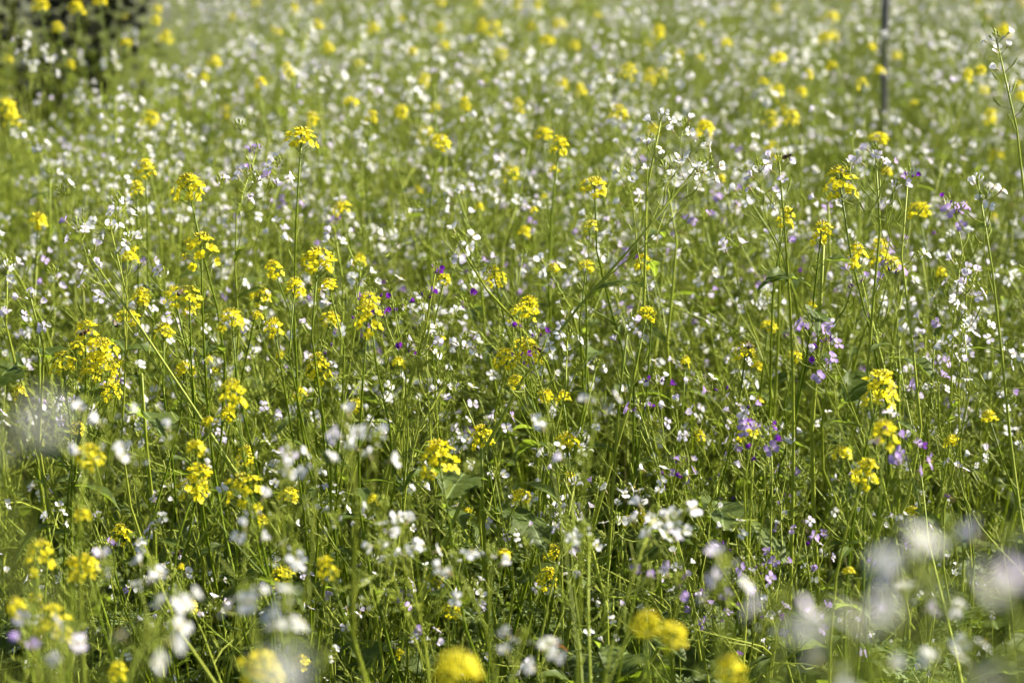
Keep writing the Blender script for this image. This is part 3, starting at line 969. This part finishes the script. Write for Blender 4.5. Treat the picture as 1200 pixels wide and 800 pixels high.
# far meadow, one mass: radish
far_pts = []
far_meshes, far_tint = [], []
for t in ("white", "lilac", "violet", "mixed"):
    for k in range({"white": 12, "lilac": 1, "violet": 0, "mixed": 0}[t]):
        P = gen_radish(rp, rand_tips(rp, rp.uniform(.68, .86), rp.randint(3, 4), .22), rp.uniform(.0032, .0046), t, (2, 4), 4, (.1, .8), None, 6, 5)
        b = Built(P, "radish_mass")
        far_meshes.append(b.joined().mesh("radish_mass")); far_tint.append(t)
y = 5.27
while y < 13.8:
    hw = half_width(y) + .25
    step = .135 if y < 9 else .165
    x = -hw
    while x < hw:
        xx, yy = x + rs.uniform(-.07, .07), y + rs.uniform(-.07, .07)
        x += step
        # the dark bush keeps its corner free
        if (xx + 2.5) ** 2 / 1.18 ** 2 + (yy - 8.3) ** 2 / 1.95 ** 2 < 1:
            continue
        dens = .80 + .75 * noise.noise(Vector((xx * 1.1, yy * .6, 2)))
        if rs.random() > dens:
            continue
        if abs(xx - 1.23 * yy / 7.75) < .13 and 6.0 < yy < 7.95:      # a gap in front of the stake
            continue
        cx, cyy, _ = to_px(Vector((xx, yy, .92)))
        if cyy < 66 - cx * .40:                                    # the bush stands in the open there
            continue
        i = rs.randrange(len(far_meshes))
        far_pts.append((xx, yy, ground_z(xx, yy), rs.uniform(0, 6.283), rs.uniform(.85, 1.18), i, rs.gauss(0, .12), rs.gauss(0, .14)))
    y += step
scatter("far_radish_meadow", far_pts, far_meshes, "dense far mass of white-flowering radish filling the upper half, out of focus", "meadow")

# far mustard beyond those read off the photograph
rq = random.Random(55)
MPROTO = []
for k in range(6):
    H = rq.uniform(.78, .95)
    tips = [(Vector((rq.uniform(-.05, .05), rq.uniform(-.05, .05), H)), rq.uniform(.85, 1.1))]
    for j in range(rq.randint(1, 3)):
        a = rq.uniform(0, 6.28)
        tips.append((Vector((math.cos(a) * .1, math.sin(a) * .1, H * rq.uniform(.75, .95))), rq.uniform(.4, .85)))
    MPROTO.append(Built(gen_mustard(rq, tips, leaves=3, pods=10), "mustard_plant"))
for k in range(50):
    y = rq.uniform(5.6, 11.5); hw = half_width(y)
    x = rq.uniform(-hw, hw)
    if (x + 2.5) ** 2 / 1.18 ** 2 + (y - 8.3) ** 2 / 1.95 ** 2 < 1:
        continue
    b = rq.choice(MPROTO); sc = rq.uniform(.85, 1.1)
    o = b.place((x, y, ground_z(x, y)), rq.uniform(0, 6.28), sc)
    note(o, "mustard", "yellow", Vector((x, y, b.P.top.z * sc)), 2)

# ------------------------------------------------------------------ leafy undergrowth
ru = random.Random(404)


def rosette(rng, n, sc):
    P = Plant()
    P.stem.tube([Vector((0, 0, -.02)), Vector((0, 0, .05 * sc)), Vector((.01, 0, .12 * sc))], [.004, .0035, .002], M_STEM, 5)
    a = rng.uniform(0, 6.28)
    for k in range(n):
        a += 2.4
        h = rng.uniform(.01, .12) * sc
        P.parts.append(("leaf", rng.choice(LEAVES), leaf_frame(Vector((0, 0, h)), Vector((math.cos(a), math.sin(a), 0)), rng, sc * rng.uniform(.7, 1.2))))
    P.top = Vector((0, 0, .2 * sc))
    return P


ROS = [Built(rosette(ru, ru.randint(5, 8), s), "leafy_plant") for s in (1.0, 1.3, 1.6, 1.15)]
n_ros = 0
for k in range(230):
    y = ru.uniform(3.1, 4.8); hw = half_width(y)
    x = ru.uniform(-hw, hw)
    b = ru.choice(ROS); sc = ru.uniform(.8, 1.35)
    o = b.place((x, y, ground_z(x, y)), ru.uniform(0, 6.28), sc, (ru.gauss(0, .15), ru.gauss(0, .15)))
    note(o, "leafy", "green", Vector((x, y, .2 * sc)), 6)


def hero_leaf(px, py, depth, sc, face, label, which=1):
    """a plant whose broad leaf is turned to the camera"""
    p = at(px, py, depth)
    base = Vector((p.x + .03, p.y + .06, 0)); base.z = ground_z(base.x, base.y)
    P = Plant()
    top = p - base
    P.stem.tube(curve(Vector((0, 0, -.02)), top + Vector((.02, .02, .06)), UPV, UPV, 7, ru, .03), [.0045, .0042, .004, .0037, .0034, .003, .0026], M_STEM, 6)
    for k, (dx, dz, s2, yaw) in enumerate(face):
        q = Matrix.Rotation(yaw, 3, 'Z').to_quaternion() @ Quaternion((1, 0, 0), ru.uniform(-.1, .35)) @ Quaternion((0, 1, 0), -.35 * math.cos(yaw) * -1 + ru.uniform(-.15, .15))
        P.parts.append(("leaf", LEAVES[(which + k) % 4], Matrix.LocRotScale(top + Vector((dx, 0, dz)), q, Vector((sc * s2,) * 3))))
    o = Built(P, "leafy_plant").place(base)
    tag(o, label, "leafy plant", "leafy radish plants without flowers")
    return o


PI = math.pi
hero_leaf(548, 575, 3.58, .95, ((.0, .02, 1.0, PI * .95), (.02, -.03, .9, PI * 1.25), (.0, -.08, .8, PI * .2)), "broad lobed leaf plant with stem shadows, left of the lower centre", 0)
hero_leaf(825, 605, 3.75, 1.0, ((.0, .02, 1.0, PI * 1.05), (.0, -.02, 1.0, PI * .75), (.0, .0, .9, PI * 1.35)), "round-leaved dark plant at lower right of centre, behind the soft white cluster", 3)
hero_leaf(950, 335, 3.72, .5, ((.0, .0, 1.0, PI * .6), (.0, .03, .9, PI * 1.4), (.0, -.04, 1.0, PI * 1.05), (.02, -.06, .8, PI * .9)), "leafy stem with broad pale leaves below the sharp small mustard head, upper right", 3)
hero_leaf(150, 485, 3.75, .8, ((.0, .0, 1.0, PI * 1.2), (.0, .03, .9, PI * .8)), "pale broad leaf behind the largest yellow cluster", 3)
hero_leaf(1040, 440, 3.9, .7, ((.0, .0, 1.0, PI * .75), (.0, .03, .9, PI * 1.25)), "dark broad leaf plant behind the large yellow head at right", 3)
hero_leaf(740, 770, 3.4, .7, ((.0, .0, 1.0, PI * .9), (.0, .03, .9, PI * 1.3)), "dark broad leaf plant at the bottom edge right of centre", 3)
hero_leaf(30, 430, 3.9, .75, ((.0, .0, 1.0, PI * .9), (.0, .03, .9, PI * 1.3)), "dark leaf plant by the left edge beside the largest yellow cluster", 3)


def tuft(rng, n, h, spread, w):
    mb = MB()
    for k in range(n):
        a = rng.uniform(0, 6.28); r = spread * math.sqrt(rng.random())
        p = Vector((math.cos(a) * r, math.sin(a) * r, -.01))
        hh = h * rng.uniform(.5, 1.1)
        d = Vector((math.cos(a + rng.uniform(-1, 1)), math.sin(a + rng.uniform(-1, 1)), 0)) * rng.uniform(.05, .35)
        side = Vector((-d.y, d.x, 0)).normalized() if d.length else Vector((1, 0, 0))
        rows = []
        for i in range(5):
            t = i / 4
            c = p + UPV * hh * t * (1 - .25 * d.length * t) + d * hh * t * t
            ww = w * (1 - t ** 2 * .92)
            rows.append([c - side * ww, c + side * ww])
        mb.grid(rows, M_GRASS if rng.random() > .10 else M_STRAW)
    return mb


def wisp(rng, n, h):
    """thin bare side stems with little leaves and pods, the meadow's filling"""
    mb = MB()
    for k in range(n):
        a = rng.uniform(0, 6.28); r = .05 * math.sqrt(rng.random())
        p = Vector((math.cos(a) * r, math.sin(a) * r, -.01))
        e = p + Vector((rng.gauss(0, .08), rng.gauss(0, .08), h * rng.uniform(.55, 1.1)))
        c = curve(p, e, (UPV + rvec(rng, .2)).normalized(), (UPV + rvec(rng, .3)).normalized(), 7, rng, .04)
        r0 = rng.uniform(.0010, .0020)
        mb.tube(c, [r0 * (1 - .5 * i / 6) for i in range(7)], M_STEM, 4)
        for j in range(rng.randint(4, 9)):
            q, d = on(c, rng.uniform(.25, 1))
            dd = (d * .6 + radial(d, rng.uniform(0, 6.28))).normalized()
            if rng.random() < .6:
                l = rng.uniform(.012, .03)
                mb.tube([q, q + dd * l * .4, q + dd * l * .4 + (dd + UPV * .6).normalized() * l], [.0006, .0010, .0003], M_POD, 3, False)
            else:
                mb.add(rng.choice(LEAVES_S).mb, leaf_frame(q, dd, rng, rng.uniform(.4, .9)))
        for j in range(rng.randint(1, 3)):
            q, d = on(c, rng.uniform(.4, .85))
            e2 = q + (d * .8 + radial(d, rng.uniform(0, 6.28)) * .7).normalized() * rng.uniform(.06, .16)
            tw = curve(q, e2, (d + (e2 - q).normalized()).normalized(), (UPV + rvec(rng, .3)).normalized(), 4, rng, .03)
            mb.tube(tw, [r0 * .6, r0 * .5, r0 * .45, r0 * .35], M_STEM, 3)
            for i in range(4):
                q2, d2 = on(tw, .3 + .17 * i)
                d3 = (d2 * .7 + radial(d2, rng.uniform(0, 6.28))).normalized(); l = rng.uniform(.010, .022)
                mb.tube([q2, q2 + d3 * l * .4, q2 + d3 * l * .4 + (d3 + UPV * .6).normalized() * l], [.0005, .0010, .0003], M_POD, 3, False)
            if rng.random() < .6:
                mb.add(rng.choice(BUDS).mb, frame(tw[-1], UPV, rng))
    return mb


def herb(rng, n, h):
    mb = MB()
    c = curve(Vector((0, 0, -.01)), Vector((rng.gauss(0, .03), rng.gauss(0, .03), h)), UPV, UPV, 6, rng, .03)
    mb.tube(c, [.0022, .002, .0018, .0016, .0013, .001], M_STEM, 4)
    a = 0
    for k in range(n):
        a += 2.4
        q, d = on(c, .08 + .9 * k / n)
        mb.add(rng.choice(FEATHERS).mb, leaf_frame(q, Vector((math.cos(a), math.sin(a), 0)), rng, rng.uniform(.6, 1.1)))
    return mb


tuft_me = [tuft(ru, 14, h, .05, .0022).mesh("grass_tuft") for h in (.35, .5, .28, .6)]
wisp_me = [wisp(ru, 5, h).mesh("thin_stems") for h in (.5, .62, .42, .7, .56)]
herb_me = [herb(ru, n, h).mesh("feathery_herb") for n, h in ((7, .22), (9, .32), (6, .16))]
ros_me = [b.joined().mesh("leaf_rosette") for b in ROS]


def field(y0, y1, step0, nmesh, smin, smax, seed, keep=1.0, yscale=None):
    rng = random.Random(seed); out = []
    y = y0
    while y < y1:
        st = step0 * (1 if y < 6 else 1.5 if y < 10 else 2.0)
        hw = half_width(y) + .1
        x = -hw
        while x < hw:
            if rng.random() < keep:
                xx, yy = x + rng.uniform(-.5, .5) * st, y + rng.uniform(-.5, .5) * st
                s = rng.uniform(smin, smax) * (yscale(yy) if yscale else 1)
                out.append((xx, yy, ground_z(xx, yy), rng.uniform(0, 6.283), s, rng.randrange(nmesh), rng.gauss(0, .1), rng.gauss(0, .1)))
            x += st
        y += st
    return out


front = lambda y: .6 if y < 3.2 else min(1.0, .6 + (y - 3.2) * .5)
scatter("meadow_grass", field(2.4, 9, .10, 4, .7, 1.2, 1, .45, front), tuft_me, "fine green grass growing between the flower stems", "grass")
scatter("thin_green_stems", [q for q in field(3.1, 12, .105, 5, .8, 1.25, 2, .9, lambda y: front(y) * (1.12 if y > 4.4 else 1)) if (q[1] > 4.5 and not (abs(q[0] - 1.23 * q[1] / 7.75) < .15 and 5.8 < q[1] < 7.85)) or (q[0] * 7919 + q[1] * 104729) % 1 < .42], wisp_me, "tangle of thin green side stems with pods between the flowers", "stems")
scatter("feathery_undergrowth", field(2.6, 6.5, .15, 3, .7, 1.3, 3, .5), herb_me, "low feathery-leaved herbs covering the soil", "undergrowth")
scatter("leafy_undergrowth", field(5.0, 12, .26, 4, .8, 1.4, 4, .8), ros_me, "far broad-leaved undergrowth below the blurred flowers", "undergrowth")

# ------------------------------------------------------------------ dark bush, stake, bees, dry leaf
rb = random.Random(66)
bc = Vector((-2.42, 8.8, 0))
bush = thing("dark_bush", bc)
tag(bush, "dark shaded evergreen bush behind the flowers in the top left corner", "bush")
tr = MB()
for k in range(9):
    a = k * .7; e = Vector((math.cos(a) * .55, math.sin(a) * .6, rb.uniform(.9, 1.5)))
    tr.tube(curve(Vector((math.cos(a) * .06, math.sin(a) * .06, -.03)), e, UPV, e.normalized(), 6, rb, .05), [.03, .026, .02, .015, .010, .006], M_BARK, 6)
obj("trunk", tr.mesh("bush_trunk"), bush)
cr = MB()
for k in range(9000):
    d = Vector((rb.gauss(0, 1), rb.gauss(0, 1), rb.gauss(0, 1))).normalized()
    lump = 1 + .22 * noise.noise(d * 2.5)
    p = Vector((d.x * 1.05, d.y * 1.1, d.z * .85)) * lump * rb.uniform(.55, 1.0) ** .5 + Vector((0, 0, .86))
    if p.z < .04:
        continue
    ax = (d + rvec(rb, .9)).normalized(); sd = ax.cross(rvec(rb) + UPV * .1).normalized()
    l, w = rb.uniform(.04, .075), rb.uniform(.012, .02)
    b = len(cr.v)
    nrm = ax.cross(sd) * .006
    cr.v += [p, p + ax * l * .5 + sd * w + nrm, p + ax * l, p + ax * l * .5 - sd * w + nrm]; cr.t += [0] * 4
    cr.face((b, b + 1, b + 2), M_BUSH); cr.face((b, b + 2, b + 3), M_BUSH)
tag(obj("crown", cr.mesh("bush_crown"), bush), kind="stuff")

sp = at(1035, 108, 7.9)
stake = thing("garden_stake", (sp.x, sp.y, 0), .3)
tag(stake, "thin dark grey stake standing among the flowers, upper right", "stake")
sm = MB()
sm.tube([Vector((0, 0, -.2)), Vector((.002, 0, .5)), Vector((-.004, 0, 1.0)), Vector((-.006, 0, 1.55))], [.0145, .0145, .0142, .014], M_STAKE, 8)
obj("post", sm.mesh("stake_post"), stake)
cm = MB()
cm.tube([Vector((-.006, 0, 1.545)), Vector((-.006, 0, 1.565)), Vector((-.006, 0, 1.575))], [.018, .018, .011], M_STAKE, 8)
obj("cap", cm.mesh("stake_cap"), stake)
ANCHORS.append(("the grey stake", 1035, 60))


def bee_parts():
    body = MB()
    prof = [(-.0068, .0004), (-.006, .0016), (-.004, .0026), (-.002, .0025), (-.0004, .0013), (.0003, .0014), (.0012, .0022), (.0026, .0023), (.0040, .0013), (.0044, .0012), (.0052, .0016), (.0062, .0011), (.0066, .0003)]
    n = len(prof)
    base = 0
    for x, r in prof:
        for k in range(8):
            a = k / 8 * 6.283
            body.v.append(Vector((x, math.cos(a) * r, math.sin(a) * r + .0002 * (x < -.003) * -3))); body.t.append(0)
    for i in range(n - 1):
        mt = M_BEE_F if i in (2, 5, 6, 7) else M_BEE_D
        for k in range(8):
            body.face((i * 8 + k, i * 8 + (k + 1) % 8, (i + 1) * 8 + (k + 1) % 8, (i + 1) * 8 + k), mt)
    wing = MB()
    rows = []
    for t, w in ((0, .0006), (.35, .0016), (.7, .0022), (1, .0010)):
        rows.append([Vector((-.0095 * t, -w + .003 * t, .0006 * t)), Vector((-.0095 * t, w + .003 * t, 0))])
    wing.grid(rows, M_WING)
    leg = MB()
    leg.tube([Vector((0, 0, 0)), Vector((-.0004, .0024, .0006)), Vector((-.001, .0038, -.0022)), Vector((-.0018, .0042, -.0036))], [.0004, .0004, .0003, .0002], M_BEE_D, 4)
    ant = MB()
    ant.tube([Vector((0, 0, 0)), Vector((.001, .0006, .0012)), Vector((.0028, .0012, .0010))], [.0002, .00016, .00014], M_BEE_D, 3)
    return [x.mesh("bee_" + nm) for x, nm in ((body, "body"), (wing, "wing"), (leg, "leg"), (ant, "antenna"))]


BEE = bee_parts()
BEES = [(99, 389, 3.58, .4, "bee on the top head of the largest yellow cluster"), (135, 379, 3.7, 2.2, "dark bee hovering above right of the largest yellow cluster"),
        (211, 342, 3.5, 1.2, "bee on top of the yellow mustard head in the left third"), (922, 183, 3.62, -.6, "dark bee at the top of the lilac radish, upper right"),
        (631, 409, 3.56, 2.6, "bee clinging to the right side of the stacked central mustard"), (877, 404, 3.6, 1.6, "bee on the small mustard head in the right half"),
        (1027, 517, 2.9, 1.0, "blurred dark bee on the soft yellow head below the large right one"), (208, 648, 3.6, .3, "dark bee low in the left third among the green stems")]
for px, py, dp, yaw, lb in BEES:
    p = at(px, py, dp)
    b = thing("bee", p, yaw, 1.25, (0, -.35))
    tag(b, lb, "bee", "bees visiting the flowers")
    obj("body", BEE[0], b)
    for s_ in (-1, 1):
        obj("wing", BEE[1], b, Matrix.LocRotScale(Vector((.001, s_ * .001, .002)), Quaternion((1, 0, 0), s_ * .25), Vector((1, s_, 1))))
        obj("antenna", BEE[3], b, Matrix.LocRotScale(Vector((.006, s_ * .0006, .0006)), Quaternion(), Vector((1, s_, 1))))
        for j in range(3):
            obj("leg", BEE[2], b, Matrix.LocRotScale(Vector((.0028 - .0016 * j, s_ * .001, -.0015)), Quaternion((0, 0, 1), s_ * (.5 - .5 * j)), Vector((1, s_, 1))))

p = at(666, 764, 3.2)
dl = obj("dry_leaf", make_leaf(rb, .05, .018, 0, 1.8, 9, M_DRY).mesh("dry_leaf"))
dl.location = p; dl.rotation_euler = (.3, .5, 1.9)
tag(dl, "curled dry brown leaf near the bottom edge right of centre", "dry leaf")

# ------------------------------------------------------------------ labels of the plants that were placed in loops
ORD = ["nearest", "second", "third", "fourth", "fifth", "sixth", "seventh", "eighth", "ninth", "tenth", "eleventh", "twelfth", "thirteenth", "fourteenth", "fifteenth",
       "sixteenth", "seventeenth", "eighteenth", "nineteenth", "twentieth"] + ["twenty-" + w for w in ("first", "second", "third", "fourth", "fifth", "sixth", "seventh", "eighth", "ninth")]
buckets = {}
for o, kind, tint, top, n in PLANTS:
    px, py, d = to_px(top)
    best = min(ANCHORS, key=lambda a: (a[1] - px) ** 2 + (a[2] - py) ** 2)
    dx, dy = px - best[1], py - best[2]
    ver = "above" if dy < 0 else "below"
    hor = "right" if dx > 0 else "left"
    if abs(dx) > 2.2 * abs(dy): dr = hor + " of"
    elif abs(dy) > 2.2 * abs(dx): dr = ver
    else: dr = ver + " and " + hor + " of"
    blur = "sharp" if abs(d - FOCUS) < .35 else ("far blurred" if d > 5.2 else "soft")
    what = {"mustard": "yellow mustard", "leafy": "low leafy plant", "radish": {"white": "white radish", "lilac": "lilac-tinged radish", "violet": "violet radish", "mixed": "white and violet radish"}.get(tint, "radish")}[kind]
    buckets.setdefault((kind, tint, blur, what, best[0], dr), []).append((math.hypot(dx, dy), o))
for (kind, tint, blur, what, anc, dr), lst in buckets.items():
    lst.sort(key=lambda q: q[0])
    for i, (_, o) in enumerate(lst):
        od = ORD[i] if i < len(ORD) else "outermost"
        lab = "%s %s, %s one %s %s" % (blur, what, od, dr, anc)
        cat, grp = {"mustard": ("mustard plant", "yellow mustard plants"), "leafy": ("leafy plant", "leafy radish plants without flowers"), "radish": ("radish plant", "radish plants in flower")}[kind]
        tag(o, lab, cat, grp)
